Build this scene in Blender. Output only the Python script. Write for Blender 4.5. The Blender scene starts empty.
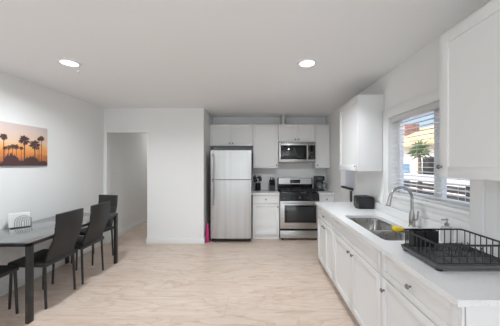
import bpy, bmesh, math, random
from mathutils import Vector, Matrix
PI = math.pi
R = math.radians
sc = bpy.context.scene
col = sc.collection

# ------------------------------------------------------------------ camera, world, sun, lights, exposure
EYE = 1.48
cam_d = bpy.data.cameras.new('camera'); cam = bpy.data.objects.new('camera', cam_d); col.objects.link(cam)
cam.location = (0, 0, EYE); cam.rotation_euler = (PI / 2, 0, 0)
cam_d.sensor_width = 36; cam_d.lens = 230 / 500 * 36
cam_d.shift_x = -0.02; cam_d.shift_y = 0.002
cam_d.clip_start = 0.05; cam_d.clip_end = 200
sc.camera = cam

w = bpy.data.worlds.new('sky'); sc.world = w; w.use_nodes = True
nt = w.node_tree; nt.nodes.clear()
sky = nt.nodes.new('ShaderNodeTexSky'); sky.sky_type = 'NISHITA'; sky.sun_disc = False
sky.sun_elevation = R(50); sky.sun_rotation = R(-90); sky.air_density = 1.0; sky.dust_density = 5.0
bg = nt.nodes.new('ShaderNodeBackground'); bg.inputs['Strength'].default_value = 0.30
wo = nt.nodes.new('ShaderNodeOutputWorld')
nt.links.new(sky.outputs[0], bg.inputs[0]); nt.links.new(bg.outputs[0], wo.inputs[0])

def lamp(name, kind, loc, rot, energy, color=(1, 1, 1), size=None, size_y=None, shape=None):
    d = bpy.data.lights.new(name, kind); o = bpy.data.objects.new(name, d); col.objects.link(o)
    o.location = loc; o.rotation_euler = rot; d.energy = energy; d.color = color
    if kind == 'AREA':
        d.shape = shape or 'RECTANGLE'; d.size = size; d.size_y = size_y or size
    return o
sun = lamp('sun', 'SUN', (-10, 4, 20), (0, R(-42), 0), 2.0, (1, .95, .87)); sun.data.angle = R(1)
# added fill: unseen area lamp beyond the rear opening, shining into the room
lamp('rear_fill', 'AREA', (-0.8, -5.92, 1.35), (R(90), 0, 0), 40, (.885, .95, 1), 3.6, 2.1)
# added upward fill lamp behind the camera, bounced off the ceiling for even brightness
lamp('bounce_fill', 'AREA', (-0.6, -2.8, 0.5), (R(180), 0, 0), 90, (.85, .935, 1), 2.2, 2.2)

lamp('slat_fill', 'AREA', (2.5, 2.1, 3.0), (0, R(48), 0), 20, (1, .99, .97), 1.2, .9)  # extra lamp placed outside, above the view, to whiten the blind slats
for x_ in (-1.95, .1): lamp('overhead_fill', 'AREA', (x_, -1.4, 2.5), (0, 0, 0), 11 if x_ > 0 else 4, (.90, .955, 1), .16, shape='DISK')  # added fill pair behind the camera, without fixtures, to even out the brightness
sc.view_settings.view_transform = 'Standard'; sc.view_settings.look = 'None'
sc.view_settings.gamma = 1; sc.view_settings.use_curve_mapping = False
sc.view_settings.exposure = 0.25

# ------------------------------------------------------------------ materials
MATS = {}
def mat(name, c, rough=.5, metal=0.0, spec=None, emit=None, estr=0, trans=0, bump=0, bscale=200, coat=0):
    m = bpy.data.materials.new(name); m.use_nodes = True
    b = m.node_tree.nodes['Principled BSDF']
    b.inputs['Base Color'].default_value = (*c, 1); b.inputs['Roughness'].default_value = rough
    b.inputs['Metallic'].default_value = metal
    if spec is not None: b.inputs['Specular IOR Level'].default_value = spec
    if emit: b.inputs['Emission Color'].default_value = (*emit, 1); b.inputs['Emission Strength'].default_value = estr
    if trans: b.inputs['Transmission Weight'].default_value = trans
    if coat: b.inputs['Coat Weight'].default_value = coat; b.inputs['Coat Roughness'].default_value = .08
    if bump:
        n = m.node_tree.nodes; L = m.node_tree.links
        tc = n.new('ShaderNodeTexCoord'); no = n.new('ShaderNodeTexNoise'); no.inputs['Scale'].default_value = bscale
        bp = n.new('ShaderNodeBump'); bp.inputs['Strength'].default_value = bump; bp.inputs['Distance'].default_value = .002
        L.new(tc.outputs['Object'], no.inputs['Vector']); L.new(no.outputs[0], bp.inputs['Height']); L.new(bp.outputs[0], b.inputs['Normal'])
    MATS[name] = m; return m

mat('wall', (.87, .87, .86), .8, bump=.08, bscale=180)
mat('ceil', (.88, .88, .875), .9, bump=.1, bscale=120)
mat('trim', (.86, .86, .855), .4)
mat('cab', (.83, .83, .825), .38)
mat('black', (.011, .011, .012), .35)
mat('leather', (.024, .024, .025), .5, bump=.15, bscale=300)
mat('blackmetal', (.022, .022, .023), .38)
mat('blackgloss', (.010, .010, .011), .08)
mat('darkglass', (.035, .036, .038), .05)
mat('iron', (.015, .015, .016), .55)
mat('nickel', (.46, .45, .43), .27, 1)
mat('knobmetal', (.24, .235, .23), .3, 1)
mat('chrome', (.75, .75, .75), .14, 1)
mat('greyplastic', (.11, .11, .115), .45)
mat('whiteplastic', (.85, .85, .84), .35)
mat('paper', (.86, .86, .85), .8)
mat('pink', (.58, .03, .19), .35)
mat('yellow', (.90, .66, .03), .7, bump=.5, bscale=150)
mat('tabletop', (.16, .165, .165), .10, coat=.6)
mat('lens', (1, 1, 1), .4, emit=(1, .98, .94), estr=5)
mat('duct', (.55, .55, .54), .4, .6)
mat('vinyl', (.88, .88, .88), .35)
mat('bronze', (.05, .045, .045), .5)
mat('fridgeside', (.09, .09, .095), .45)
mat('soap', (.86, .88, .88), .15, trans=.55)
mat('coffee', (.02, .012, .008), .05)
mat('jar', (.9, .92, .93), .05, trans=.9)
mat('stucco', (.80, .77, .72), .9, bump=.3, bscale=30)
mat('bluepaint', (.10, .22, .36), .5)
mat('leaf', (.26, .38, .13), .6)
mat('bark', (.20, .14, .09), .9)
mat('concrete', (.72, .70, .67), .9, bump=.3, bscale=20)
mat('fencecap', (.82, .84, .86), .6)
mat('darkgap', (.012, .012, .012), .9)

def nodes_of(name, base=(.8, .8, .8), rough=.5, metal=0):
    m = mat(name, base, rough, metal); return m, m.node_tree.nodes, m.node_tree.links, m.node_tree.nodes['Principled BSDF']
def ramp(n, stops):
    r = n.new('ShaderNodeValToRGB'); e = r.color_ramp.elements
    while len(e) < len(stops): e.new(.5)
    for k, (p, c) in enumerate(stops):
        e[k].position = p; e[k].color = (*c, 1)
    return r
def mapping(n, L, rot=(0, 0, 0), scale=(1, 1, 1), out='Object', loc=(0, 0, 0)):
    t = n.new('ShaderNodeTexCoord'); mp = n.new('ShaderNodeMapping')
    mp.inputs['Rotation'].default_value = rot; mp.inputs['Scale'].default_value = scale; mp.inputs['Location'].default_value = loc
    L.new(t.outputs[out], mp.inputs[0]); return mp
def mixrgb(n, L, kind, fac, a, b):
    x = n.new('ShaderNodeMix'); x.data_type = 'RGBA'; x.blend_type = kind
    for sock, v in ((x.inputs[0], fac), (x.inputs[6], a), (x.inputs[7], b)):
        if hasattr(v, 'is_output'): L.new(v, sock)
        elif isinstance(v, tuple): sock.default_value = (*v, 1)
        else: sock.default_value = v
    return x.outputs[2]

# porcelain wood-look floor tile: long tiles laid across the room, diagonal veins
m, n, L, b = nodes_of('floor', rough=.30)
mp = mapping(n, L, loc=(.35, .07, 0))
br = n.new('ShaderNodeTexBrick'); br.inputs['Scale'].default_value = 1; br.inputs['Brick Width'].default_value = 1.2
br.inputs['Row Height'].default_value = .33; br.inputs['Mortar Size'].default_value = .0022; br.inputs['Mortar Smooth'].default_value = .3
br.inputs['Color1'].default_value = (.745, .625, .535, 1); br.inputs['Color2'].default_value = (.705, .585, .497, 1); br.inputs['Mortar'].default_value = (.58, .48, .40, 1)
br.offset = .4; br.inputs['Bias'].default_value = 0
L.new(mp.outputs[0], br.inputs[0])
mp2 = mapping(n, L, rot=(0, 0, R(-24)), scale=(.6, 4.4, 1))
n1 = n.new('ShaderNodeTexNoise'); n1.inputs['Scale'].default_value = 1.5; n1.inputs['Detail'].default_value = 5; n1.inputs['Distortion'].default_value = 1.6
L.new(mp2.outputs[0], n1.inputs[0])
rv = ramp(n, [(.28, (.84, .75, .68)), (.42, (.97, .94, .92)), (.475, (.80, .70, .63)), (.50, (1, 1, 1)), (.60, (.97, .95, .93)), (.64, (.88, .81, .76)), (.66, (1, .99, .98))])
L.new(n1.outputs[0], rv.inputs[0])
c = mixrgb(n, L, 'MULTIPLY', .62, br.outputs[0], rv.outputs[0])
mp3 = mapping(n, L, rot=(0, 0, R(-10)), scale=(1, 12, 1))
n2 = n.new('ShaderNodeTexNoise'); n2.inputs['Scale'].default_value = 5; n2.inputs['Detail'].default_value = 6
L.new(mp3.outputs[0], n2.inputs[0])
rw = ramp(n, [(.3, (.90, .87, .85)), (.6, (1, 1, 1))]); L.new(n2.outputs[0], rw.inputs[0])
c = mixrgb(n, L, 'MULTIPLY', .35, c, rw.outputs[0])
mp4 = mapping(n, L, rot=(0, 0, R(-33)), scale=(.55, 2.6, 1), loc=(3, 1, 0))
n3 = n.new('ShaderNodeTexNoise'); n3.inputs['Scale'].default_value = 1.7; n3.inputs['Detail'].default_value = 3; n3.inputs['Distortion'].default_value = .7
L.new(mp4.outputs[0], n3.inputs[0])
ry_ = ramp(n, [(.40, (1, 1, 1)), (.465, (.90, .84, .79)), (.485, (.72, .62, .54)), (.50, (1, 1, 1)), (.56, (1, 1, 1)), (.585, (.84, .76, .70)), (.60, (1, 1, 1))]); L.new(n3.outputs[0], ry_.inputs[0])
c = mixrgb(n, L, 'MULTIPLY', .5, c, ry_.outputs[0]); L.new(c, b.inputs['Base Color'])

# white quartz worktop
m, n, L, b = nodes_of('quartz', rough=.16)
mp = mapping(n, L); no = n.new('ShaderNodeTexNoise'); no.inputs['Scale'].default_value = 260; no.inputs['Detail'].default_value = 2
L.new(mp.outputs[0], no.inputs[0])
r_ = ramp(n, [(.32, (.72, .72, .72)), (.46, (.85, .85, .85)), (1, (.88, .88, .88))]); L.new(no.outputs[0], r_.inputs[0]); L.new(r_.outputs[0], b.inputs['Base Color'])

# brushed stainless steel
def steel(name, base, rough, scale):
    m, n, L, b = nodes_of(name, base, rough, 1)
    mp = mapping(n, L, scale=scale); no = n.new('ShaderNodeTexNoise'); no.inputs['Scale'].default_value = 1; no.inputs['Detail'].default_value = 4
    L.new(mp.outputs[0], no.inputs[0])
    mr = n.new('ShaderNodeMapRange'); mr.inputs[1].default_value = .3; mr.inputs[2].default_value = .7
    mr.inputs[3].default_value = rough - .05; mr.inputs[4].default_value = rough + .09
    L.new(no.outputs[0], mr.inputs[0]); L.new(mr.outputs[0], b.inputs['Roughness'])
    rr = ramp(n, [(.3, tuple(x * .78 for x in base)), (.7, base)]); L.new(no.outputs[0], rr.inputs[0]); L.new(rr.outputs[0], b.inputs['Base Color'])
steel('steel', (.60, .60, .595), .36, (12, 12, .5))
steel('steelh', (.62, .62, .61), .33, (1.5, 40, 60))
steel('sinksteel', (.50, .49, .475), .26, (30, 4, 4))

# clear window glass (lets light and view pass, keeps a faint reflection)
def glass(name, tint, gloss):
    m = bpy.data.materials.new(name); m.use_nodes = True; n = m.node_tree.nodes; L = m.node_tree.links; n.clear()
    o = n.new('ShaderNodeOutputMaterial'); t = n.new('ShaderNodeBsdfTransparent'); t.inputs[0].default_value = (*tint, 1)
    g = n.new('ShaderNodeBsdfGlossy'); g.inputs['Roughness'].default_value = .02; mx = n.new('ShaderNodeMixShader'); mx.inputs[0].default_value = gloss
    L.new(t.outputs[0], mx.inputs[1]); L.new(g.outputs[0], mx.inputs[2]); L.new(mx.outputs[0], o.inputs[0]); MATS[name] = m
glass('clear', (.96, .97, .98), .05)
# frosted privacy pane
m = bpy.data.materials.new('frosted'); m.use_nodes = True; n = m.node_tree.nodes; L = m.node_tree.links; n.clear()
o_ = n.new('ShaderNodeOutputMaterial'); tl = n.new('ShaderNodeBsdfTranslucent'); tl.inputs[0].default_value = (.88, .86, .86, 1)
df = n.new('ShaderNodeBsdfDiffuse'); df.inputs[0].default_value = (.80, .79, .80, 1); mx = n.new('ShaderNodeMixShader'); mx.inputs[0].default_value = .5
L.new(tl.outputs[0], mx.inputs[1]); L.new(df.outputs[0], mx.inputs[2]); L.new(mx.outputs[0], o_.inputs[0]); MATS['frosted'] = m

# thin vinyl blind slats that let a little daylight through
m = bpy.data.materials.new('slat'); m.use_nodes = True; n = m.node_tree.nodes; L = m.node_tree.links; b = n['Principled BSDF']
b.inputs['Base Color'].default_value = (.90, .90, .895, 1); b.inputs['Roughness'].default_value = .4
tl = n.new('ShaderNodeBsdfTranslucent'); tl.inputs[0].default_value = (.93, .92, .90, 1); mx = n.new('ShaderNodeMixShader'); mx.inputs[0].default_value = .4
L.new(b.outputs[0], mx.inputs[1]); L.new(tl.outputs[0], mx.inputs[2]); L.new(mx.outputs[0], n['Material Output'].inputs[0]); MATS['slat'] = m

# printed canvas: dusk sky over a hazy town
m, n, L, b = nodes_of('sunset', rough=.7)
g = n.new('ShaderNodeTexCoord'); sp = n.new('ShaderNodeSeparateXYZ'); L.new(g.outputs['Generated'], sp.inputs[0])
no = n.new('ShaderNodeTexNoise'); no.inputs['Scale'].default_value = 7; no.inputs['Detail'].default_value = 5; L.new(g.outputs['Generated'], no.inputs[0])
ma = n.new('ShaderNodeMath'); ma.operation = 'MULTIPLY_ADD'; ma.inputs[1].default_value = .30; L.new(no.outputs[0], ma.inputs[0])
m2 = n.new('ShaderNodeMath'); m2.operation = 'SUBTRACT'; m2.inputs[1].default_value = .15; L.new(sp.outputs[2], m2.inputs[0]); L.new(m2.outputs[0], ma.inputs[2])
rr = ramp(n, [(0, (.05, .03, .04)), (.08, (.10, .045, .04)), (.16, (.50, .17, .07)), (.30, (.84, .30, .08)), (.46, (.92, .46, .16)), (.58, (.82, .58, .42)), (.9, (.68, .56, .52))])
L.new(ma.outputs[0], rr.inputs[0]); L.new(rr.outputs[0], b.inputs['Base Color'])
mat('palmink', (.085, .042, .042), .7)

# outdoors
m, n, L, b = nodes_of('rooftile', rough=.85)
mp = mapping(n, L, scale=(1, 1, 1)); br = n.new('ShaderNodeTexBrick'); br.inputs['Scale'].default_value = 2.2
br.inputs['Color1'].default_value = (.86, .68, .38, 1); br.inputs['Color2'].default_value = (.76, .56, .30, 1); br.inputs['Mortar'].default_value = (.40, .28, .17, 1)
br.inputs['Mortar Size'].default_value = .03
L.new(mp.outputs[0], br.inputs[0]); L.new(br.outputs[0], b.inputs['Base Color'])
m, n, L, b = nodes_of('brick', rough=.9)
mp = mapping(n, L, rot=(R(90), 0, 0)); br = n.new('ShaderNodeTexBrick'); br.inputs['Scale'].default_value = 5
br.inputs['Color1'].default_value = (.36, .14, .10, 1); br.inputs['Color2'].default_value = (.28, .10, .08, 1); br.inputs['Mortar'].default_value = (.5, .42, .38, 1)
L.new(mp.outputs[0], br.inputs[0]); L.new(br.outputs[0], b.inputs['Base Color'])
m, n, L, b = nodes_of('fencewood', rough=.9)
mp = mapping(n, L, scale=(1, 1.5, 14)); no = n.new('ShaderNodeTexNoise'); no.inputs['Scale'].default_value = 3; no.inputs['Detail'].default_value = 5
L.new(mp.outputs[0], no.inputs[0]); rr = ramp(n, [(.3, (.07, .06, .058)), (.7, (.19, .165, .155))]); L.new(no.outputs[0], rr.inputs[0]); L.new(rr.outputs[0], b.inputs['Base Color'])

# ------------------------------------------------------------------ mesh helpers
ORG = {}
class MB:
    def __init__(s): s.bm = bmesh.new()
    def _mi(s, faces, mi):
        for f in faces: f.material_index = mi
    def box(s, x0, x1, y0, y1, z0, z1, bev=0, mi=0, seg=2):
        x0, x1 = sorted((x0, x1)); y0, y1 = sorted((y0, y1)); z0, z1 = sorted((z0, z1))
        r = bmesh.ops.create_cube(s.bm, size=1, matrix=Matrix.Translation(((x0+x1)/2, (y0+y1)/2, (z0+z1)/2)) @ Matrix.Diagonal((x1-x0, y1-y0, z1-z0, 1)))
        vs = r['verts']; fs = {f for v in vs for f in v.link_faces}; s._mi(fs, mi)
        if bev:
            es = {e for v in vs for e in v.link_edges}
            q = bmesh.ops.bevel(s.bm, geom=list(es), offset=bev, segments=seg, profile=.5, affect='EDGES')
            s._mi(q['faces'], mi)
        return s
    def cyl(s, p0, p1, r, seg=16, r2=None, mi=0, cap=True):
        p0, p1 = Vector(p0), Vector(p1); d = p1 - p0
        q = d.to_track_quat('Z', 'Y').to_matrix().to_4x4()
        g = bmesh.ops.create_cone(s.bm, cap_ends=cap, segments=seg, radius1=r, radius2=r if r2 is None else r2, depth=d.length,
                                  matrix=Matrix.Translation((p0 + p1) / 2) @ q)
        s._mi({f for v in g['verts'] for f in v.link_faces}, mi); return s
    def sph(s, c, r, sc_=(1, 1, 1), seg=16, mi=0):
        g = bmesh.ops.create_uvsphere(s.bm, u_segments=seg, v_segments=max(6, seg // 2), radius=r, matrix=Matrix.Translation(c) @ Matrix.Diagonal((*sc_, 1)))
        s._mi({f for v in g['verts'] for f in v.link_faces}, mi); return s
    def tube(s, pts, r, seg=8, closed=False, mi=0, radii=None):
        pts = [Vector(p) for p in pts]; N = len(pts); rings = []
        ref = None
        for i, p in enumerate(pts):
            a = pts[(i-1) % N] if (closed or i) else p; c = pts[(i+1) % N] if (closed or i < N-1) else p
            t = (c - a).normalized()
            if ref is None:
                ref = t.orthogonal().normalized()
            ref = (ref - t * ref.dot(t)).normalized()
            bi = t.cross(ref); rr = radii[i] if radii else r
            rings.append([s.bm.verts.new(p + rr * (math.cos(2*PI*k/seg) * ref + math.sin(2*PI*k/seg) * bi)) for k in range(seg)])
        for i in range(N if closed else N-1):
            A, B = rings[i], rings[(i+1) % N]
            for k in range(seg):
                f = s.bm.faces.new((A[k], A[(k+1) % seg], B[(k+1) % seg], B[k])); f.material_index = mi
        if not closed:
            s.bm.faces.new(list(reversed(rings[0]))).material_index = mi; s.bm.faces.new(rings[-1]).material_index = mi
        return s
    def lathe(s, prof, c=(0, 0, 0), seg=24, mi=0, flipz=False):
        rings = []
        for r, z in prof:
            if r < 1e-6: rings.append([s.bm.verts.new((c[0], c[1], c[2]+z))])
            else: rings.append([s.bm.verts.new((c[0]+r*math.cos(2*PI*k/seg), c[1]+r*math.sin(2*PI*k/seg), c[2]+z)) for k in range(seg)])
        for A, B in zip(rings, rings[1:]):
            for k in range(seg):
                k2 = (k+1) % seg
                vs = [A[0] if len(A) == 1 else A[k]] + ([A[k2]] if len(A) > 1 else []) + ([B[k2]] if len(B) > 1 else []) + [B[0] if len(B) == 1 else B[k]]
                if len(vs) > 2: s.bm.faces.new(vs).material_index = mi
        return s
    def prism(s, pts, f0, f1, mi=0):           # pts: 2D outline; f0/f1 map (a,b) to 3D for both ends
        A = [s.bm.verts.new(f0(*p)) for p in pts]; B = [s.bm.verts.new(f1(*p)) for p in pts]; N = len(pts)
        fs = [s.bm.faces.new(A), s.bm.faces.new(list(reversed(B)))]
        for k in range(N): fs.append(s.bm.faces.new((A[k], A[(k+1) % N], B[(k+1) % N], B[k])))
        s._mi(fs, mi); return s
    def bevel_all(s, off, seg=2, ang=40):
        es = [e for e in s.bm.edges if len(e.link_faces) == 2 and e.calc_face_angle(0) > R(ang)]
        bmesh.ops.bevel(s.bm, geom=es, offset=off, segments=seg, profile=.5, affect='EDGES'); return s
    def build(s, name, mats, parent=None, smooth=True):
        bmesh.ops.recalc_face_normals(s.bm, faces=s.bm.faces[:])
        me = bpy.data.meshes.new(name)
        root = parent
        while root is not None and root.parent is not None: root = root.parent
        off = ORG.get(root.name, Vector((0, 0, 0))) if root is not None else Vector((0, 0, 0))
        if root is not None: bmesh.ops.translate(s.bm, verts=s.bm.verts[:], vec=-off)
        s.bm.to_mesh(me); s.bm.free()
        for k in ([mats] if isinstance(mats, str) else mats): me.materials.append(MATS[k])
        if smooth:
            for p in me.polygons: p.use_smooth = True
            me.set_sharp_from_angle(angle=R(38))
        o = bpy.data.objects.new(name, me); col.objects.link(o)
        if parent is not None: o.parent = parent
        return o
def tag(o, label, cat, group=None):
    o['label'] = label; o['category'] = cat
    if group: o['group'] = group
    return o
def thing(name, label, cat, loc=(0, 0, 0), group=None):
    o = bpy.data.objects.new(name, None); o.empty_display_size = .05; col.objects.link(o); o.location = loc
    ORG[o.name] = Vector(loc); return tag(o, label, cat, group)
def struct(o): o['kind'] = 'structure'; return o
def sbox(name, mname, *boxes, bev=0):
    b = MB()
    for q in boxes: b.box(*q, bev=bev)
    return struct(b.build(name, mname))
def copy_tree(o, parent=None):
    c = o.copy(); col.objects.link(c); c.parent = parent
    for ch in list(o.children): copy_tree(ch, c)
    return c

# ------------------------------------------------------------------ room shell
XL, XR, YB, YR, ZC = -2.905, 1.46, 5.11, -2.6, 2.52
YP = 4.28                                   # face of the partition with the doorway
T = .14
sbox('floor', 'floor', (XL - T, XR + T, YR - T, 7.6, -.1, 0))
sbox('ceiling', 'ceil', (XL - T, XR + T, YR - T, 7.6, ZC, ZC + .12))
sbox('wall_left', 'wall', (XL - T, XL, YR, 7.5, 0, ZC))
WY0, WY1, WZ0, WZ1 = 1.58, 2.59, 1.15, 2.00       # kitchen window opening
SY0, SY1, SZ0, SZ1 = 3.56, 4.12, 1.06, 1.90       # small side window opening
sbox('wall_right', 'wall', (XR, XR+T, YR, WY0, 0, ZC), (XR, XR+T, WY0, WY1, 0, WZ0), (XR, XR+T, WY0, WY1, WZ1, ZC),
     (XR, XR+T, WY1, SY0, 0, ZC), (XR, XR+T, SY0, SY1, 0, SZ0), (XR, XR+T, SY0, SY1, SZ1, ZC), (XR, XR+T, SY1, YB + T, 0, ZC))
sbox('wall_back', 'wall', (-1.05, XR, YB, YB + T, 0, ZC))
DX0, DX1, DZ = -2.852, -2.10, 2.07
sbox('wall_partition', 'wall', (XL, DX0, YP, YP+.12, 0, ZC), (DX1, -1.05, YP, YP+.12, 0, ZC), (DX0, DX1, YP, YP+.12, DZ, ZC), (-1.17, -1.05, YP+.12, YB+T, 0, ZC))
sbox('wall_hall', 'wall', (-1.95, -1.83, YP+.12, 7.5, 0, ZC), (XL, -1.95, 7.38, 7.5, 0, ZC))
sbox('wall_rear', 'wall', (XL - T, -2.7, YR - T, YR, 0, ZC), (1.1, XR + T, YR - T, YR, 0, ZC), (-2.7, 1.1, YR - T, YR, 2.45, ZC), (-2.7, 1.1, YR - T, YR, 0, .2))
sbox('baseboard_left', 'trim', (XL, XL+.014, YR, YP, 0, .095), (XL, XL+.014, YP+.12, 7.38, 0, .095), bev=.003)
sbox('baseboard_back', 'trim', (DX1 - .014, -1.036, YP-.014, YP, 0, .095), (DX1-.014, DX1, YP, YP+.12, 0, .095), (-1.05, -1.036, YP, YP + .12, 0, .095), bev=.003)

# kitchen window: frame, sash, glass, casing
fr = MB()
for q in ((1.55, 1.595, WY0, WY0+.04, WZ0, WZ1), (1.55, 1.595, WY1-.04, WY1, WZ0, WZ1), (1.55, 1.595, WY0, WY1, WZ0, WZ0+.04), (1.55, 1.595, WY0, WY1, WZ1-.04, WZ1),
          (1.545, 1.59, 1.955, 2.03, WZ0+.03, WZ1-.03), (1.552, 1.585, 2.03, 2.055, WZ0+.03, WZ1-.03)): fr.box(*q, bev=.004)
w1 = struct(fr.build('window_1', 'vinyl'))
MB().box(1.568, 1.573, WY0+.03, WY1-.03, WZ0+.03, WZ1-.03).build('glass', 'clear', w1)
sbox('trim_1', 'trim', (1.44, XR, WY1, 2.695, 1.008, WZ1), (1.44, XR, 1.49, WY0, 1.008, WZ1), (1.44, XR, 1.49, 2.695, WZ1, 2.095), bev=.002)
sbox('trim_2', 'trim', (1.436, 1.55, WY0+.001, WY1-.001, 1.122, 1.15), (1.447, XR, WY0+.001, WY1-.001, 1.075, 1.122), (1.453, XR, WY0+.001, WY1-.001, 1.008, 1.075), bev=.002)
# small side window
fr = MB()
for q in ((1.50, 1.54, SY0, SY0+.03, SZ0, SZ1), (1.50, 1.54, SY1-.03, SY1, SZ0, SZ1), (1.50, 1.54, SY0, SY1, SZ1-.03, SZ1), (1.455, 1.54, SY0, SY1, SZ0-.005, SZ0+.025)): fr.box(*q, bev=.003)
w2 = struct(fr.build('window_2', 'vinyl'))
MB().box(1.450, 1.50, SY0+.002, SY1-.002, SZ0+.001, SZ0+.032, .002).build('sill_track', 'bronze', w2)
MB().box(1.518, 1.523, SY0+.02, SY1-.02, SZ0+.02, SZ1-.02).build('glass', 'frosted', w2)
sbox('trim_3', 'trim', (1.448, XR, SY1, SY1+.08, 0.98, SZ1), (1.448, XR, SY0-.08, SY0, .62, SZ1), (1.448, XR, SY0-.08, SY1+.08, SZ1, SZ1+.08), bev=.002)

# ------------------------------------------------------------------ ceiling lights
def downlight(x, y, label, energy=20, aim=0):
    t = thing('recessed_light', label, 'ceiling light', (x, y, ZC), 'round recessed lights in the ceiling')
    MB().lathe([(.072, -.001), (.076, -.010), (.094, -.008), (.098, -.001), (.098, 0)], (x, y, ZC), 40).build('trim_ring', 'trim', t)
    MB().lathe([(0, -.003), (.074, -.003), (.074, 0), (0, 0)], (x, y, ZC), 40).build('lens', 'lens', t)
    l = lamp('downlight_lamp', 'AREA', (x, y, ZC - .014), (0, 0, 0), energy, (.90, .955, 1), .14, shape='DISK'); l.data.spread = R(160 if not aim else 132)
    l.parent = t; l.location = (0, 0, -.014 if not aim else -.045); l.rotation_euler = (R(aim), 0, R(aim * .7))
downlight(-1.955, 2.36, 'round recessed ceiling light above the dining table and palm picture')
downlight(.485, 2.37, 'round recessed ceiling light in front of the stove, nearer the sink counter', 13.5, 20)
hl = lamp('hall_fill', 'AREA', (-2.4, 6.3, ZC - .02), (0, 0, 0), 4.5, (1, .98, .95), .3, shape='DISK')  # unseen lamp added to lift the hallway beyond the doorway
tag(MB().cyl((-2.04, 2.58, ZC), (-2.04, 2.58, ZC - .022), .014, 16, .011).build('ceiling_sensor', 'whiteplastic'), 'tiny white round sensor on the ceiling beside a recessed light', 'sensor')

# ------------------------------------------------------------------ cabinets
def P(face, pos):                                   # local (u across, v up, n outward) -> world
    if face == 'y': return lambda u, v, n: (u, pos - n, v)       # faces the camera (-Y)
    return lambda u, v, n: (pos - n, u, v)                        # faces left (-X)
def fbox(mb, f, u0, u1, v0, v1, n0, n1, bev=0, mi=0):
    a = f(u0, v0, n0); c = f(u1, v1, n1); mb.box(a[0], c[0], a[1], c[1], a[2], c[2], bev, mi)
def knob(f, u, v, n, parent):
    k = MB(); k.cyl(f(u, v, n), f(u, v, n + .018), .0055, 10); k.cyl(f(u, v, n+.014), f(u, v, n+.021), .008, 16, .0155)
    k.cyl(f(u, v, n+.021), f(u, v, n+.028), .0155, 16, .011); k.build('knob', 'knobmetal', parent)
def shaker(f, u0, u1, v0, v1, parent, name='door', kn=None, st=.058, th=.019):
    g = .0026; u0 += g; u1 -= g; v0 += g; v1 -= g
    b = MB(); fbox(b, f, u0 + .01, u1 - .01, v0 + .01, v1 - .01, 0, th - .008)
    st = min(st, (v1 - v0) * .3, (u1 - u0) * .3)
    for q in ((u0, u0+st, v0, v1), (u1-st, u1, v0, v1), (u0+st, u1-st, v0, v0+st), (u0+st, u1-st, v1-st, v1)): fbox(b, f, *q, 0, th, .0012)
    d = b.build(name, 'cab', parent)
    if kn: knob(f, kn[0], kn[1], th, d)
    return d
def carcass(b, x0, x1, y0, y1, z0, z1): b.box(x0, x1, y0, y1, z0, z1, .001)

YW = YB - .003
UPF = YB - .315                                     # carcass front of the upper cabinets on the back wall
def upper(x0, x1, z0, doors, label, name='wall_cabinet'):
    t = thing(name, label, 'cabinet', ((x0+x1)/2, YB - .16, z0), 'white shaker wall cabinets')
    b = MB(); b.box(x0+.001, x1-.001, UPF, YW, z0, 2.305, .001); b.build('body', 'cab', t)
    f = P('y', UPF)
    for u0, u1, k in doors: shaker(f, u0, u1, z0, 2.305, t, 'door', k)
upper(-1.045, -.148, 1.855, [(-1.045, -.597, (-.628, 1.91)), (-.597, -.148, (-.566, 1.91))], 'short white two-door wall cabinet above the refrigerator')
upper(-.146, .384, 1.396, [(-.146, .384, (.345, 1.455))], 'tall white single-door wall cabinet between refrigerator and microwave')
upper(.386, 1.147, 1.936, [(.386, .7665, (.733, 1.99)), (.7665, 1.147, (.80, 1.99))], 'short white two-door wall cabinet above the microwave')
upper(1.149, 1.452, 1.396, [(1.149, 1.452, (1.19, 1.455))], 'narrow tall white wall cabinet between microwave and right wall')

XUF = 1.155 + .019
def upper_r(y0, y1, label, doors):
    t = thing('wall_cabinet', label, 'cabinet', (1.3, (y0+y1)/2, 1.395), 'white shaker wall cabinets')
    MB().box(XUF, XR-.003, y0, y1, 1.395, 2.295, .001).build('body', 'cab', t)
    f = P('x', XUF)
    for u0, u1, k in doors: shaker(f, u0, u1, 1.395, 2.295, t, 'door', k, st=.065)
upper_r(2.702, 3.36, 'white wall cabinet beside the window, above the toaster', [(2.702, 3.36, (2.755, 1.46))])
upper_r(.876, 1.484, 'large nearest white wall cabinet above the black dish rack', [(.876, 1.484, (1.462, 1.462))])

def base_y(x0, x1, label, kd, kdoor):
    t = thing('base_cabinet', label, 'cabinet', ((x0+x1)/2, YB - .3, 0), 'white shaker base cabinets')
    yf = YB - .595
    b = MB(); b.box(x0, x1, yf, YW, .09, .874, .001); b.build('body', 'cab', t)
    MB().box(x0, x1, yf + .035, YW, 0, .09).build('toe_kick', 'cab', t)
    f = P('y', yf)
    shaker(f, x0, x1, .705, .870, t, 'drawer', ((x0+x1)/2, .79), st=.04)
    shaker(f, x0, x1, .10, .70, t, 'door', kdoor)
base_y(-.146, .379, 'white base cabinet with drawer between refrigerator and stove', None, (.345, .645))
base_y(1.153, 1.456, 'narrow white base cabinet right of the stove, under the coffee maker', None, (1.20, .645))
def ctop(x0, x1, label):
    t = thing('countertop', label, 'countertop', ((x0+x1)/2, YB-.3, .874), 'white quartz countertops')
    MB().box(x0, x1, YB-.64, YW, .876, .914, .003).build('slab', 'quartz', t)
ctop(-.165, .380, 'white countertop under the utensil crock and knife block')
ctop(1.152, 1.457, 'short white countertop under the coffee maker')

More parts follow.
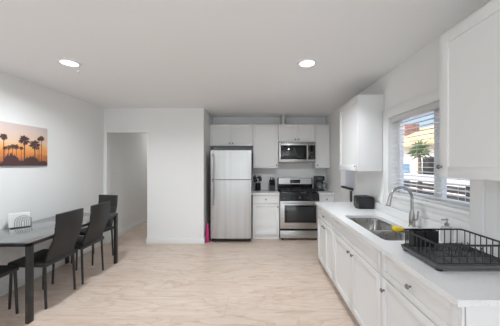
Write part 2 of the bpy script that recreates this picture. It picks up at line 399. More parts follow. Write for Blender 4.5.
XF = .852 + .019                                     # carcass front of the window-side base run
def base_x(y0, y1, label, fronts, open_top=False):
    t = thing('base_cabinet', label, 'cabinet', (1.16, (y0+y1)/2, 0), 'white shaker base cabinets')
    b = MB()
    if open_top:
        for q in ((XF, XF+.018, y0, y1, .09, .882), (XF, XR-.003, y0, y0+.018, .09, .882), (XF, XR-.003, y1-.018, y1, .09, .882), (XF, XR-.003, y0, y1, .09, .11), (XR-.021, XR-.003, y0, y1, .09, .882)): b.box(*q)
    else: b.box(XF, XR-.003, y0, y1, .09, .882, .001)
    b.build('body', 'cab', t)
    MB().box(XF+.055, XR-.003, y0, y1, 0, .09).build('toe_kick', 'cab', t)
    f = P('x', XF)
    for nm, u0, u1, v0, v1, k in fronts: shaker(f, u0, u1, v0, v1, t, nm, k, st=.045 if nm != 'door' else .06)
    return t
base_x(2.665, 3.405, 'white base cabinet at the far end of the window counter', [('drawer', 2.665, 3.405, .70, .872, (3.035, .787)),
       ('door', 2.665, 3.035, .10, .697, (2.995, .645)), ('door', 3.035, 3.405, .10, .697, (3.075, .645))])
base_x(1.625, 2.660, 'white two-door base cabinet under the sink with blank upper panel', [('false_front', 1.625, 2.66, .70, .872, None),
       ('door', 1.625, 2.1425, .10, .697, (2.10, .645)), ('door', 2.1425, 2.66, .10, .697, (2.185, .645))], True)
tb = base_x(.985, 1.620, 'nearest white base cabinet with drawer, under the dish rack', [('drawer', .985, 1.62, .70, .872, (1.3, .787)), ('door', .985, 1.62, .10, .697, (1.575, .615))])
b = MB(); fy = .985
b.box(.852, .864, fy-.014, fy, .0, .8835); b.box(.872, 1.44, fy-.012, fy, .0, .8835); b.build('end_panel', 'cab', tb)

# ------------------------------------------------------------------ window-side countertop with sink cut-out
SX0, SX1, SYN, SYF, SYD = .922, 1.288, 1.70, 2.53, 2.055
def rrect(x0, x1, y0, y1, r, seg=6):
    out = []
    for cx, cy, a in ((x1-r, y1-r, 0), (x0+r, y1-r, 90), (x0+r, y0+r, 180), (x1-r, y0+r, 270)):
        for k in range(seg+1):
            t = R(a + 90*k/seg); out.append((cx + r*math.cos(t), cy + r*math.sin(t)))
    return out
ct = thing('countertop', 'long white quartz countertop with sink under the window', 'countertop', (1.14, 2.2, .884), 'white quartz countertops')
b = MB(); bm = b.bm
def loop(pts, z): 
    vs = [bm.verts.new((x, y, z)) for x, y in pts]; return [bm.edges.new((vs[k], vs[(k+1) % len(vs)])) for k in range(len(vs))]
es = loop([(.823, .956), (XR-.003, .956), (XR-.003, 3.43), (.823, 3.43)], .914) + loop(rrect(SX0, SX1, SYN, SYF, .045), .914)
g = bmesh.ops.triangle_fill(bm, edges=es, use_beauty=True, use_dissolve=False)
fs = [f for f in g['geom'] if isinstance(f, bmesh.types.BMFace)]
ex = bmesh.ops.extrude_face_region(bm, geom=fs)
bmesh.ops.translate(bm, verts=[v for v in ex['geom'] if isinstance(v, bmesh.types.BMVert)], vec=(0, 0, -.030))
b.build('slab', 'quartz', ct)
MB().box(XR-.023, XR-.003, .956, 3.43, .9145, 1.005, .002).build('backsplash', 'quartz', ct)

sk = thing('kitchen_sink', 'undermount stainless steel double bowl sink in white counter', 'sink', (1.12, 2.1, .70))
def bowl(x0, x1, y0, y1, zt, zb, r):
    b = MB(); bm = b.bm
    rings = []
    for inset, z, rr in ((0, zt, r), (.004, zt-.02, r), (.014, zb+.03, r), (.030, zb+.008, r*.9), (.055, zb, r*.7)):
        rings.append([bm.verts.new((x, y, z)) for x, y in rrect(x0+inset, x1-inset, y0+inset, y1-inset, max(.02, rr-inset*.3))])
    N = len(rings[0])
    for A, B in zip(rings, rings[1:]):
        for k in range(N): bm.faces.new((A[k], A[(k+1) % N], B[(k+1) % N], B[k]))
    bm.faces.new(rings[-1]); 
    o = b.build('bowl', 'sinksteel', sk)
    s = o.modifiers.new('thick', 'SOLIDIFY'); s.thickness = .002; s.offset = 1
    MB().lathe([(.045, zb+.001), (.045, zb+.004), (.03, zb+.003), (0, zb+.002)], ((x0+x1)/2, (y0+y1)/2, 0), 24).build('drain', 'chrome', o)
bowl(SX0-.004, SX1+.004, SYD+.010, SYF+.004, .883, .70, .045)
bowl(SX0-.004, SX1+.004, SYN-.004, SYD-.010, .883, .70, .045)
MB().box(SX0+.002, SX1-.002, SYD-.011, SYD+.011, .868, .884, .003).build('divider', 'steelh', sk)

# faucet
FX, FY = 1.375, 2.08
fa = thing('faucet', 'brushed nickel gooseneck pull-down faucet behind the sink', 'faucet', (FX, FY, .9145))
MB().lathe([(0, 0), (.029, 0), (.030, .008), (.025, .014), (.026, .05), (.0245, .09), (.017, .13), (.0135, .16), (0, .16)], (FX, FY, .9145), 24).build('base', 'nickel', fa)
pts = [(FX, FY, 1.06), (FX, FY, 1.165)]
for k in range(0, 11):
    a = R(18 * k * .92); pts.append((FX - .105 + .105*math.cos(a), FY - .02*k/10, 1.165 + .105*math.sin(a)))
MB().tube(pts, .0125, 14).build('spout', 'nickel', fa)
e = Vector(pts[-1]); d = Vector((-.10, 0, -.45)).normalized()
sh = MB().cyl(e, e + d*.03, .0135, 16, .015).cyl(e + d*.03, e + d*.085, .015, 16, .019).build('spray_head', 'nickel', fa)
MB().cyl(e + d*.084, e + d*.088, .016, 16).build('nozzle', 'black', sh)
MB().tube([(FX+.0, FY-.024, .98), (FX+.002, FY-.055, .985), (FX+.004, FY-.066, 1.0), (FX+.006, FY-.072, 1.07)], .007, 10, radii=[.009, .009, .008, .006]).build('handle', 'nickel', fa)

# soap dispenser bottle
SBX, SBY = 1.345, 1.655
sd = thing('soap_dispenser', 'clear soap bottle with pump standing behind the dish rack', 'soap dispenser', (SBX, SBY, .9145))
MB().lathe([(0, 0), (.036, 0), (.038, .006), (.038, .095), (.030, .112), (.014, .118), (.014, .126), (0, .126)], (SBX, SBY, .9145), 24).build('bottle', 'soap', sd)
MB().lathe([(0, .124), (.015, .124), (.015, .138), (.006, .142), (.005, .165), (0, .165)], (SBX, SBY, .9145), 16).cyl((SBX+.006, SBY, 1.083), (SBX-.038, SBY, 1.079), .0055, 10).sph((SBX, SBY, 1.083), .010, (1, 1, .6)).build('pump', 'nickel', sd)

# yellow sponge over the sink divider
b = MB(); b.box(1.185, 1.28, 2.018, 2.088, .8855, .922, .011, seg=3)
for v in b.bm.verts:
    t_ = (v.co.x - 1.185) / .095; v.co.y += .018*(t_-.5); v.co.z += .010*math.sin(t_*5)*(1 if v.co.z > .9 else 0)
    if v.co.z > .9: v.co.y = 2.053 + (v.co.y-2.053)*.85
tag(b.build('sponge', 'yellow'), 'yellow sponge lying on the divider of the steel sink', 'sponge')

# toaster
tx, ty = 1.332, 2.955
to = thing('toaster', 'black two-slice toaster on the counter under the cabinet', 'toaster', (tx, ty, .9145))
b = MB(); b.prism(rrect(-.098, .098, 0, .152, .03), lambda a, c: (tx+a, ty-.080, .919+c), lambda a, c: (tx+a, ty+.080, .919+c)); b.bevel_all(.010, 3); b.build('shell', 'black', to)
MB().box(tx-.072, tx+.072, ty-.045, ty-.018, 1.068, 1.0725).box(tx-.072, tx+.072, ty+.018, ty+.045, 1.068, 1.0725).build('slot', 'darkgap', to)
MB().box(tx-.102, tx-.097, ty-.006, ty+.006, .95, 1.06).build('lever_track', 'greyplastic', to)
MB().box(tx-.116, tx-.101, ty-.022, ty+.022, 1.03, 1.048, .004).build('lever', 'greyplastic', to)
for x in (tx-.08, tx+.08): MB().box(x-.01, x+.01, ty-.065, ty+.065, .9145, .920).build('foot', 'black', to)

# dark strip running down below the little side window
b = MB(); b.box(1.434, 1.459, 3.635, 3.672, .62, 1.052, .003)
tag(b.build('wall_strip', 'bronze'), 'dark narrow upright strip on right wall below the small window', 'trim strip')

# ------------------------------------------------------------------ dish rack
dx0, dx1, dy0, dy1, dz = .935, 1.335, 1.205, 1.525, .9145
dr = thing('dish_rack', 'black wire dish rack with drip tray on the near counter end', 'dish rack', ((dx0+dx1)/2, (dy0+dy1)/2, dz))
tr = MB()
outer = rrect(dx0, dx1, dy0, dy1, .018); 
tr.prism(outer, lambda a, c: (a, c, dz+.012), lambda a, c: (a, c, dz+.018))
rings = [[tr.bm.verts.new((x, y, z)) for x, y in rrect(dx0-i, dx1+i, dy0-i, dy1+i, .018)] for i, z in ((0, dz+.012), (.006, dz+.034), (.002, dz+.034), (-.004, dz+.018))]
for A, B in zip(rings, rings[1:]):
    for k in range(len(A)): tr.bm.faces.new((A[k], A[(k+1) % len(A)], B[(k+1) % len(A)], B[k]))
tr.build('drip_tray', 'greyplastic', dr)
for x in (dx0+.02, dx1-.02):
    for y in (dy0+.02, dy1-.02): MB().cyl((x, y, dz), (x, y, dz+.014), .016, 14).build('foot', 'black', dr)
wf = MB()
ins = .008
top = [(x, y, dz+.135) for x, y in rrect(dx0+ins, dx1-ins, dy0+ins, dy1-ins, .016)]
wf.tube(top, .0055, 8, True)
low = [(x, y, dz+.040) for x, y in rrect(dx0+ins, dx1-ins, dy0+ins, dy1-ins, .016)]
wf.tube(low, .0035, 6, True)
for k in range(9):
    x = dx0+.035 + k*(dx1-dx0-.07)/8
    for y in (dy0+ins, dy1-ins): wf.cyl((x, y, dz+.038), (x, y, dz+.135), .0028, 6)
    if k % 2: wf.tube([(x, dy0+ins, dz+.040), (x, dy1-ins, dz+.040)], .0022, 6)
for k in range(8):
    y = dy0+.035 + k*(dy1-dy0-.07)/7
    for x in (dx0+ins, dx1-ins): wf.cyl((x, y, dz+.038), (x, y, dz+.135), .0028, 6)
wf.build('wire_basket', 'blackmetal', dr)
pr = MB()
for yy in (dy0+.10, dy0+.19):
    for k in range(6):
        x = dx0+.15 + k*.036
        pr.tube([(x, yy-.012, dz+.040), (x, yy, dz+.085), (x, yy+.006, dz+.088), (x, yy+.018, dz+.040)], .0022, 6)
    pr.cyl((dx0+.05, yy, dz+.042), (dx1-.02, yy, dz+.042), .0025, 6)
pr.build('plate_prongs', 'blackmetal', dr)
cd = MB()
for x0_, x1_ in ((dx0+.038, dx0+.104), (dx0+.108, dx0+.190)):
    y0_, y1_ = dy1-.076, dy1-.018; z0_, z1_ = dz+.044, dz+.142; t_ = .003
    cd.box(x0_, x1_, y0_, y0_+t_, z0_, z1_).box(x0_, x1_, y1_-t_, y1_, z0_, z1_).box(x0_, x0_+t_, y0_, y1_, z0_, z1_).box(x1_-t_, x1_, y0_, y1_, z0_, z1_).box(x0_, x1_, y0_, y1_, z0_, z0_+t_)
cd.build('utensil_caddy', 'black', dr)

# ------------------------------------------------------------------ window blind
bl = thing('window_blind', 'white horizontal slat blind hanging in the kitchen window', 'blind', (1.50, 2.085, WZ1))
MB().box(1.468, 1.528, WY0+.006, WY1-.006, WZ1-.050, WZ1-.001, .004).build('headrail', 'slat', bl)
b = MB(); zz = WZ0 + .045; nsl = 0
tilt = R(-3)
while zz < WZ1 - .06:
    g = bmesh.ops.create_cube(b.bm, size=1, matrix=Matrix.Translation((1.500, (WY0+WY1)/2, zz)) @ Matrix.Rotation(tilt, 4, 'Y') @ Matrix.Diagonal((.050, WY1-WY0-.016, .003, 1)))
    zz += .0425; nsl += 1
b.build('slats', 'slat', bl)
MB().box(1.474, 1.524, WY0+.008, WY1-.008, WZ0+.004, WZ0+.022, .003).build('bottom_rail', 'slat', bl)
b = MB()
for y in (WY0+.13, WY0+.36, WY0+.66, WY1-.13):
    for x in (1.4735, 1.5265): b.cyl((x, y, WZ0+.02), (x, y, WZ1-.04), .0012, 6)
b.build('ladder_cords', 'slat', bl)

# ------------------------------------------------------------------ refrigerator
fx0, fx1, fy0 = -.925, -.163, 4.30
rf = thing('refrigerator', 'stainless steel top-freezer refrigerator beside white partition wall', 'refrigerator', ((fx0+fx1)/2, 4.65, 0))
MB().box(fx0+.004, fx1-.004, fy0+.075, YB-.04, .03, 1.725, .006).build('body', 'fridgeside', rf)
def fdoor(z0, z1, hz0, hz1):
    b = MB(); N = 14; pts = []
    for k in range(N+1):
        u = -1 + 2*k/N; pts.append(((fx0+fx1)/2 + u*(fx1-fx0)/2, fy0 + .014*abs(u)**4))
    pts += [(fx1, fy0+.070), (fx0, fy0+.070)]
    b.prism(pts, lambda a, c: (a, c, z0), lambda a, c: (a, c, z1)); b.bevel_all(.004, 2, 50)
    d = b.build('door', 'steel', rf)
    hx = fx0 + .045
    h = MB(); h.tube([(hx, fy0+.004, hz0), (hx, fy0-.035, hz0+.022), (hx, fy0-.045, hz0+.06), (hx, fy0-.045, hz1-.06), (hx, fy0-.035, hz1-.022), (hx, fy0+.004, hz1)], .013, 12)
    h.build('handle', 'steel', d)
fdoor(1.192, 1.738, 1.205, 1.66)
fdoor(.085, 1.180, .72, 1.165)
MB().box(fx0+.01, fx1-.01, fy0+.045, fy0+.09, .025, .083, .003).build('kick_grille', 'black', rf)
for x in (fx0+.07, fx1-.07):
    for y in (fy0+.06, 4.95): MB().cyl((x, y, 0), (x, y, .03), .02, 12).build('foot', 'greyplastic', rf)
MB().box(fx1-.09, fx1-.02, fy0+.01, fy0+.10, 1.739, 1.757, .005).build('hinge_cover', 'fridgeside', rf)

# pink bottle on the floor between wall and refrigerator
tag(MB().lathe([(0, 0), (.030, 0), (.032, .008), (.031, .20), (.024, .26), (.017, .29), (.017, .31), (.020, .312), (.020, .352), (.012, .358), (0, .358)], (-.992, 4.36, 0), 20).build('slim_bottle', 'pink'),
    'tall slim bright pink bottle on floor left of the refrigerator', 'bottle')

# ------------------------------------------------------------------ range
rx0, rx1, ry = .387, 1.146, 4.43
rg = thing('gas_range', 'stainless steel gas stove with black cooktop and oven window', 'stove', ((rx0+rx1)/2, 4.75, 0))
MB().box(rx0, rx1, ry+.05, YB-.03, .04, .895, .002).build('body', 'fridgeside', rg)
for x in (rx0+.05, rx1-.05):
    for y in (ry+.09, YB-.1): MB().cyl((x, y, 0), (x, y, .045), .016, 12).build('foot', 'black', rg)
MB().box(rx0, rx1, ry+.035, YB-.03, .895, .916, .004).build('cooktop', 'blackgloss', rg)
d = MB().box(rx0+.003, rx1-.003, ry+.008, ry+.05, .045, .192, .006).build('drawer', 'steelh', rg)
MB().box(rx0+.06, rx1-.06, ry-.004, ry+.010, .166, .182, .005).build('lip_handle', 'steelh', d)
d = MB().box(rx0+.003, rx1-.003, ry+.004, ry+.05, .232, .762, .006).build('oven_door', 'steelh', rg)
MB().box(rx0+.085, rx1-.065, ry+.001, ry+.012, .345, .685, .004).build('window_frame', 'blackgloss', d)
MB().box(rx0+.13, rx1-.11, ry-.001, ry+.002, .385, .645, .001).build('window', 'darkglass', d)
b = MB(); b.tube([(rx0+.05, ry-.045, .735), (rx1-.05, ry-.045, .735)], .014, 14)
for x in (rx0+.07, rx1-.07): b.cyl((x, ry-.045, .735), (x, ry+.006, .735), .010, 10)
b.build('handle', 'steel', d)
MB().box(rx0, rx1, ry+.03, ry+.05, .192, .232).build('gap_strip', 'darkgap', rg)
b = MB(); b.prism([(ry+.002, .768), (ry+.05, .768), (ry+.05, .905), (ry+.030, .905)], lambda a, c: (rx0, a, c), lambda a, c: (rx1, a, c)); b.bevel_all(.003)
kp = b.build('control_panel', 'blackgloss', rg)
for k in range(5):
    x = rx0+.085 + k*(rx1-rx0-.17)/4; y = ry+.017
    MB().cyl((x, y, .838), (x, y-.012, .835), .024, 20).cyl((x, y-.012, .835), (x, y-.034, .830), .019, 20, .016).build('knob', 'blackmetal', kp)
    MB().box(x-.003, x+.003, y-.0365, y-.030, .818, .846, .001).build('pointer', 'chrome', kp)
# grates and burners
for x in (rx0+.19, rx1-.19):
    for y in (ry+.19, YB-.19):
        MB().lathe([(0, 0), (.055, 0), (.055, .010), (.045, .014), (.045, .020), (.03, .024), (0, .024)], (x, y, .916), 24).build('burner', 'iron', rg)
for x0_, x1_ in ((rx0+.02, (rx0+rx1)/2-.006), ((rx0+rx1)/2+.006, rx1-.02)):
    b = MB(); y0_, y1_ = ry+.07, YB-.095; z0_, z1_ = .948, .962
    for y in (y0_, (y0_+y1_)/2, y1_): b.box(x0_, x1_, y-.006, y+.006, z0_, z1_, .002)
    for x in (x0_+.006, x1_-.006, (x0_+x1_)/2): b.box(x-.006, x+.006, y0_, y1_, z0_, z1_, .002)
    for y in (ry+.19, YB-.19): 
        b.box(x0_, x0_+.11, y-.005, y+.005, z0_, z1_+.004, .002); b.box(x1_-.11, x1_, y-.005, y+.005, z0_, z1_+.004, .002)
    for x in (x0_+.008, x1_-.008):
        for y in (y0_, y1_): b.box(x-.008, x+.008, y-.008, y+.008, .914, z1_)
    b.build('grate', 'iron', rg)
bgd = MB().box(rx0, rx1, YB-.085, YB-.03, .905, 1.175, .006).build('backguard', 'blackgloss', rg)
b = MB(); b.prism([(YB-.098, 1.045), (YB-.084, 1.04), (YB-.084, 1.168), (YB-.090, 1.168)], lambda a, c: (rx0+.022, a, c), lambda a, c: (rx1-.022, a, c)); b.build('steel_panel', 'steelh', bgd)
MB().box(rx0+.27, rx1-.27, YB-.103, YB-.088, 1.065, 1.140, .002).build('display', 'blackgloss', bgd)
b = MB()
for k in range(5): b.box(rx0+.29+k*.038, rx0+.31+k*.038, YB-.105, YB-.102, 1.082, 1.090)
b.build('display_buttons', 'greyplastic', bgd)

# ------------------------------------------------------------------ microwave
mx0, mx1, my = .389, 1.144, YB-.395
mw = thing('microwave', 'stainless over-the-range microwave mounted under the short cabinet', 'microwave', ((mx0+mx1)/2, my+.2, 1.52))
MB().box(mx0, mx1, my+.03, YW, 1.522, 1.934, .003).build('body', 'fridgeside', mw)
b = MB(); b.box(mx0, mx1, my+.004, my+.032, 1.522, 1.934, .005); fp = b.build('front_panel', 'steelh', mw)
MB().box(mx0+.035, mx0+.565, my-.002, my+.012, 1.575, 1.865, .004).build('window_frame', 'blackgloss', fp)
MB().box(mx0+.085, mx0+.50, my-.004, my-.001, 1.615, 1.825, .001).build('window', 'darkglass', fp)
MB().box(mx0+.592, mx1-.012, my-.002, my+.012, 1.575, 1.865, .003).build('keypad', 'blackgloss', fp)
b = MB()
for r in range(5):
    for c_ in range(3): b.box(mx0+.632+c_*.030, mx0+.65+c_*.030, my-.004, my-.001, 1.595+r*.030, 1.608+r*.030)
b.build('buttons', 'greyplastic', fp)
hx = mx0+.578
MB().tube([(hx, my+.006, 1.56), (hx, my-.030, 1.58), (hx, my-.036, 1.62), (hx, my-.036, 1.83), (hx, my-.030, 1.865), (hx, my+.006, 1.885)], .011, 12).build('handle', 'steel', fp)
b = MB()
for k in range(14): b.box(mx0+.04+k*.048, mx0+.078+k*.048, my+.001, my+.006, 1.905, 1.918)
b.build('vent_slots', 'darkgap', fp)

# vent duct above the microwave cabinet
tag(MB().cyl((.50, YB-.17, 2.3055), (.50, YB-.17, ZC), .060, 28).cyl((.50, YB-.17, 2.3055), (.50, YB-.17, 2.33), .067, 28).build('vent_duct', 'duct'), 'grey round vent duct rising from wall cabinet to ceiling', 'duct')

# ------------------------------------------------------------------ things on the back counters
ux, uy, uz = -.045, 4.94, .9145
cr = thing('utensil_crock', 'black cylindrical crock holding utensils beside the refrigerator', 'utensil holder', (ux, uy, uz))
MB().lathe([(0, 0), (.056, 0), (.058, .004), (.058, .155), (.053, .155), (.053, .008), (0, .008)], (ux, uy, uz), 28).build('cup', 'black', cr)
def utensil(kind, dx, dy, tx_, ty_, h, label):
    t = thing(kind, label, 'utensil', (ux, uy, uz), 'kitchen utensils in the black crock')
    p0 = Vector((ux+dx, uy+dy, uz+.009)); p1 = Vector((ux+tx_, uy+ty_, uz+h))
    dd = (p1-p0).normalized()
    MB().cyl(p0, p1, .006, 8, .005).build('handle', 'black', t)
    b = MB()
    if kind == 'serving_spoon': b.sph(p1+dd*.03, .040, (1, .35, 1.15))
    elif kind == 'ladle': b.sph(p1+dd*.028, .044, (1, .8, .85))
    else: b.box(p1.x-.032, p1.x+.032, p1.y-.003, p1.y+.003, p1.z-.005, p1.z+.075, .003)
    b.build('head', 'black', t)
utensil('serving_spoon', -.02, .01, -.062, .0, .250, 'black serving spoon leaning left in the crock')
utensil('ladle', .012, -.025, .026, -.035, .255, 'black ladle with round bowl in the crock')
utensil('spatula', .028, .018, .050, .034, .20, 'black spatula beside the ladle in the crock')
utensil('serving_spoon', -.020, -.03, -.044, -.048, .185, 'short black serving spoon at front centre of the crock')

kx, ky = .262, 4.93
kb = thing('knife_block', 'black knife block with knives between crock and stove', 'knife block', (kx, ky, uz))
b = MB(); b.prism([(-.075, 0), (.085, 0), (.085, .215), (.045, .225), (-.075, .12)], lambda a, c: (kx-.062, ky+a, uz+c), lambda a, c: (kx+.062, ky+a, uz+c)); b.bevel_all(.004); b.build('block', 'black', kb)
for r_i, (yy, zz) in enumerate(((-.045, .147), (-.005, .181), (.028, .209))):
    for k in range(3 if r_i else 4):
        x = kx + (-.042 + .028*k if not r_i else -.036 + .036*k)
        d = Vector((0, -.60, .80)); p = Vector((x, ky+yy, uz+zz))
        MB().tube([p - d*.01, p + d*.03, p + d*.085], .009, 8, radii=[.008, .009, .010]).build('knife_handle', 'blackmetal', kb)

cx, cy = 1.258, 4.90
cm = thing('coffee_maker', 'black drip coffee maker with glass carafe beside the stove', 'coffee maker', (cx, cy, uz))
MB().box(cx-.095, cx+.095, cy-.11, cy+.11, uz, uz+.035, .008).box(cx-.095, cx+.095, cy+.03, cy+.11, uz+.03, uz+.31, .008).box(cx-.095, cx+.095, cy-.10, cy+.11, uz+.215, uz+.31, .012).build('housing', 'black', cm)
MB().lathe([(.055, .212), (.05, .19), (.03, .182), (0, .182)], (cx, cy-.035, uz), 20).build('filter_basket', 'greyplastic', cm)
ca = MB().lathe([(0, .037), (.052, .037), (.064, .055), (.066, .10), (.054, .15), (.046, .168), (.049, .178), (.046, .178), (.043, .168), (.051, .15), (.063, .10), (.061, .056), (.05, .040), (0, .040)], (cx, cy-.035, uz), 28).build('carafe', 'jar', cm)
MB().lathe([(0, .042), (.049, .042), (.058, .056), (.059, .078), (0, .078)], (cx, cy-.035, uz), 24).build('coffee', 'coffee', ca)
MB().tube([(cx+.050, cy-.045, uz+.165), (cx+.10, cy-.06, uz+.168), (cx+.128, cy-.07, uz+.145), (cx+.130, cy-.07, uz+.09), (cx+.105, cy-.06, uz+.060), (cx+.066, cy-.05, uz+.066)], .008, 10).build('carafe_handle', 'black', ca)
MB().box(cx-.045, cx+.045, cy-.103, cy-.098, uz+.235, uz+.285, .002).build('control_plate', 'greyplastic', cm)

# light switch in the hallway
ls = thing('light_switch', 'white light switch plate on the hallway wall', 'light switch', (XL, 4.66, 1.30))
MB().box(XL+.0005, XL+.007, 4.625, 4.70, 1.235, 1.36, .002).build('plate', 'whiteplastic', ls)
MB().box(XL+.006, XL+.012, 4.647, 4.678, 1.265, 1.33, .002).build('rocker', 'whiteplastic', ls)

# ------------------------------------------------------------------ dining table
TX0, TX1, TY0, TY1, TZ = XL+.008, -2.137, 2.125, 3.46, .75
tb = thing('dining_table', 'narrow grey glass-topped dining table with black frame against wall', 'table', ((TX0+TX1)/2, (TY0+TY1)/2, 0))
MB().box(TX0+.004, TX1-.004, TY0+.004, TY1-.004, TZ-.008, TZ, .002).build('glass_top', 'tabletop', tb)
MB().box(TX0, TX1, TY0, TY0+.045, TZ-.036, TZ-.0085, .002).box(TX0, TX1, TY1-.045, TY1, TZ-.036, TZ-.0085, .002).box(TX0, TX0+.04, TY0, TY1, TZ-.036, TZ-.0085, .002).box(TX1-.04, TX1, TY0, TY1, TZ-.036, TZ-.0085, .002).build('frame', 'blackmetal', tb)
for x0_, x1_ in ((TX0, TX0+.035), (TX1-.035, TX1)):
    for y0_, y1_ in ((TY0, TY0+.05), (TY1-.05, TY1)):
        MB().box(x0_, x1_, y0_, y1_, 0, TZ-.036, .003).build('leg', 'blackmetal', tb)

# ------------------------------------------------------------------ dining chairs
def make_chair(label):
    t = thing('dining_chair', label, 'chair', (0, 0, 0), 'black high-back dining chairs')
    b = MB(); b.box(-.20, .20, -.195, .205, .425, .478, .018, seg=3)
    b.build('seat', 'leather', t)
    prof = [(-.165, .43), (-.175, .50), (-.200, .58), (-.238, .67), (-.264, .76), (-.277, .85), (-.283, .962)]
    # smooth profile sampled finely, with stitched grooves across the padded front face
    b = MB(); N = 48; rows_f, rows_b = [], []
    for k in range(N+1):
        s_ = k/N*(len(prof)-1); i = min(int(s_), len(prof)-2); fr_ = s_-i
        p_ = [prof[max(0, i-1)], prof[i], prof[i+1], prof[min(len(prof)-1, i+2)]]
        def cr_(q): return .5*((2*p_[1][q]) + (-p_[0][q]+p_[2][q])*fr_ + (2*p_[0][q]-5*p_[1][q]+4*p_[2][q]-p_[3][q])*fr_**2 + (-p_[0][q]+3*p_[1][q]-3*p_[2][q]+p_[3][q])*fr_**3)
        y, z = cr_(0), cr_(1)
        groove = min(abs(z - g) for g in (.60, .69, .78, .87))
        th = .020 - (.007 if groove < .006 else .003 if groove < .014 else 0)
        W = .176; e_ = .012 if 0 < k < N else .018
        rows_f.append([b.bm.verts.new((x, y + th - (0 if abs(x) < W-.001 else .012), z)) for x in (-W, -W+e_, 0, W-e_, W)])
        rows_b.append([b.bm.verts.new((x, y - .016 + (0 if abs(x) < W-.001 else .008), z)) for x in (-W, -W+e_, 0, W-e_, W)])
    for A, B in ((rows_f[k], rows_f[k+1]) for k in range(N)):
        for j in range(4): b.bm.faces.new((A[j], A[j+1], B[j+1], B[j]))
    for A, B in ((rows_b[k], rows_b[k+1]) for k in range(N)):
        for j in range(4): b.bm.faces.new((A[j], B[j], B[j+1], A[j+1]))
    for k in range(N):
        for j in (0, 4): b.bm.faces.new((rows_f[k][j], rows_f[k+1][j], rows_b[k+1][j], rows_b[k][j]))
    for k in (0, N):
        for j in range(4): b.bm.faces.new((rows_f[k][j], rows_f[k][j+1], rows_b[k][j+1], rows_b[k][j]))
    b.build('backrest', 'leather', t)
    for sx in (-1, 1):
        for y0_, y1_ in ((.175, .19), (-.165, -.182)):
            MB().tube([(sx*.178, y0_, .43), (sx*.183, y1_, 0.0)], .0125, 12, radii=[.0130, .0110]).build('leg', 'blackmetal', t)
    return t
ch = make_chair('black high-back chair nearest the camera along the table side')
places = [(-2.366, 2.53, 90, None),
          (-2.368, 3.02, 90, 'black high-back chair second along the table side, past the nearest'),
          (-2.592, 3.575, 170, 'black high-back chair at the far table end near doorway'),
          (-2.585, 2.085, 0, 'black chair at the near table end, only its seat in view')]
for k, (x, y, a, lab) in enumerate(places):
    o = ch if k == 0 else copy_tree(ch)
    o.location = (x, y, 0); o.rotation_euler = (0, 0, R(a))
    if lab: o['label'] = lab

# ------------------------------------------------------------------ napkin holder on the table
nx, ny = -2.765, 2.66
nh = thing('napkin_holder', 'black wire napkin holder with concentric arches on the table', 'napkin holder', (nx, ny, TZ))
def npt(u, d, z): # u along the plates, d depth towards the viewer side
    a = R(38); return (nx + u*math.cos(a) + d*math.sin(a), ny + u*math.sin(a) - d*math.cos(a), TZ + z)
b = MB(); b.prism([(-.085, -.028), (.085, -.028), (.085, .028), (-.085, .028)], lambda u, d: npt(u, d, 0), lambda u, d: npt(u, d, .008)); b.build('base', 'black', nh)
for d in (.026, -.026):
    b = MB()
    for r_ in (.066, .048, .030, .013):
        b.tube([npt(.02-r_, d, .006)] + [npt(.02-r_*math.cos(PI*k/16), d, .068 + r_*math.sin(PI*k/16)) for k in range(17)] + [npt(.02+r_, d, .006)], .0016, 6)
    b.build('arch_plate', 'black', nh)
b = MB(); b.prism([(-.095, -.020), (.078, -.020), (.078, .020), (-.095, .020)], lambda u, d: npt(u, d, .009), lambda u, d: npt(u, d, .165))
tag(b.build('napkin_stack', 'paper'), 'white paper napkins standing in the arched wire holder', 'napkins')

# ------------------------------------------------------------------ palm picture on the left wall
cv = thing('canvas_print', 'wide canvas print of palm trees against an orange sunset', 'picture', (XL, 2.70, 1.464))
CY0, CY1, CZ0, CZ1 = 2.22, 3.12, 1.458, 1.957
MB().box(XL+.001, XL+.022, CY0, CY1, CZ0, CZ1, .002).build('canvas', 'sunset', cv)
random.seed(7)
b = MB(); xp = XL + .0224
nfl = [0]
def flat(pts):
    nfl[0] += 1; xq = xp + nfl[0]*4e-6
    b.bm.faces.new([b.bm.verts.new((xq, p[0], p[1])) for p in pts])
def palm(y, z, r):
    flat([(y-r*.09, CZ0+.02), (y+r*.09, CZ0+.02), (y+r*.07, z), (y-r*.07, z)])
    for k in range(17):
        a = 2*PI*k/17 + random.uniform(-.2, .2); L_ = r*random.uniform(.85, 1.12)*(1 if math.sin(a) > -.5 else .85)
        t0 = (y + math.cos(a)*L_, z + math.sin(a)*L_*.92 - .12*r); pa, pb = a-.26, a+.26
        flat([(y, z), (y+math.cos(pa)*L_*.6, z+math.sin(pa)*L_*.6), t0, (y+math.cos(pb)*L_*.6, z+math.sin(pb)*L_*.6)])
for y, z, r in ((2.587, 1.785, .052), (2.815, 1.77, .078), (2.945, 1.725, .078), (3.034, 1.815, .048), (2.72, 1.683, .040), (2.679, 1.685, .036), (2.636, 1.67, .034),
                (2.597, 1.66, .026), (2.778, 1.67, .028), (2.46, 1.74, .05), (2.36, 1.70, .045), (2.29, 1.79, .05), (2.41, 1.66, .03), (3.00, 1.80, .03), (2.985, 1.68, .02)): palm(y, z, r)
def bush(y0, y1, h):
    N = 22; pts = [(y0, CZ0+.001)] + [(y0 + (y1-y0)*k/N, CZ0 + .02 + h*max(0, math.sin(PI*k/N))**.4*random.uniform(.68, 1.05)) for k in range(N+1)] + [(y1, CZ0+.001)]
    for k in range(1, len(pts)-2): flat([(pts[k][0], CZ0+.001), pts[k], pts[k+1], (pts[k+1][0], CZ0+.001)])
bush(2.575, 2.755, .135); bush(2.81, 2.99, .12); bush(2.25, 2.5, .09); bush(3.0, 3.115, .05); bush(2.72, 2.86, .05)
b.build('palm_silhouettes', 'palmink', cv, smooth=False)

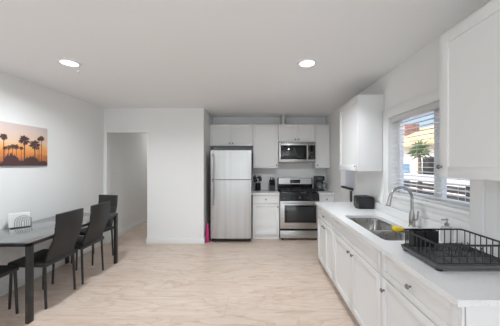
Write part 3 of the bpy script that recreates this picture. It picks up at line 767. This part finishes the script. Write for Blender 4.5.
# ------------------------------------------------------------------ outdoors beyond the kitchen window
gd = MB().box(1.62, 40, -10, 50, -.25, -.15).build('ground', 'concrete'); struct(gd)
fn = thing('garden_fence', 'grey brown slatted fence with white cap outside the window', 'fence', (3.0, 5, -.15))
b = MB()
for k in range(10): b.box(3.0, 3.03, 1.5, 12, -.10+k*.125, .005+k*.125)
b.build('slat_panel', 'fencewood', fn)
MB().box(2.97, 3.07, 1.5, 12, 1.155, 1.285, .004).build('cap_rail', 'fencecap', fn)
b = MB()
for k in range(7): b.box(3.03, 3.10, 1.6+k*1.7, 1.69+k*1.7, -.15, 1.155)
b.build('fence_post', 'fencewood', fn)
hs = thing('neighbour_house', 'cream neighbouring house with tan tiled roof seen through blinds', 'house', (9, 11.5, -.15))
MB().box(7.0, 12.0, 7.6, 16, -.15, 2.3).build('wall', 'stucco', hs)
b = MB(); b.prism([(6.6, 2.25), (9.5, 3.45), (12.4, 2.25), (12.4, 2.37), (9.5, 3.57), (6.6, 2.37)], lambda a, c: (a, 7.3, c), lambda a, c: (a, 16.3, c)); b.build('roof', 'rooftile', hs)
MB().prism([(7.0, 2.3), (12.0, 2.3), (9.5, 3.4)], lambda a, c: (a, 7.6, c), lambda a, c: (a, 7.7, c)).build('gable', 'stucco', hs)
MB().box(8.2, 9.0, 13.0, 13.7, 2.6, 3.75, .01).build('chimney', 'brick', hs)
d = MB().box(6.96, 7.0, 10.75, 11.25, -.10, 1.5, .004).build('door', 'bluepaint', hs)
for y in (8.0, 9.1):
    wn = MB().box(6.95, 7.0, y, y+.8, .75, 1.85, .004).build('window', 'fencecap', hs); MB().box(6.945, 6.952, y+.07, y+.73, .82, 1.78).build('pane', 'darkglass', wn)
random.seed(3)
tr = thing('yucca_tree', 'spiky green yucca tree outside, seen through the blinds', 'tree', (5.2, 7.5, -.15))
MB().tube([(5.2, 7.5, -.15), (5.23, 7.52, .8), (5.2, 7.5, 1.85)], .07, 10, radii=[.09, .07, .05]).build('trunk', 'bark', tr)
b = MB()
for k in range(110):
    a = random.uniform(0, 2*PI); el = random.uniform(-.5, 1.35); L_ = random.uniform(.24, .42)
    base = Vector((5.2, 7.5, 1.85 + random.uniform(-.12, .2))); d = Vector((math.cos(a)*math.cos(el), math.sin(a)*math.cos(el), math.sin(el)))
    sd_ = d.cross(Vector((0, 0, 1))).normalized()*.022
    mid = base + d*L_*.5 + Vector((0, 0, .03)); tip = base + d*L_ - Vector((0, 0, .05))
    v = [b.bm.verts.new(q) for q in (base - sd_*.6, base + sd_*.6, mid + sd_, tip, mid - sd_)]; b.bm.faces.new(v)
b.build('foliage', 'leaf', tr)
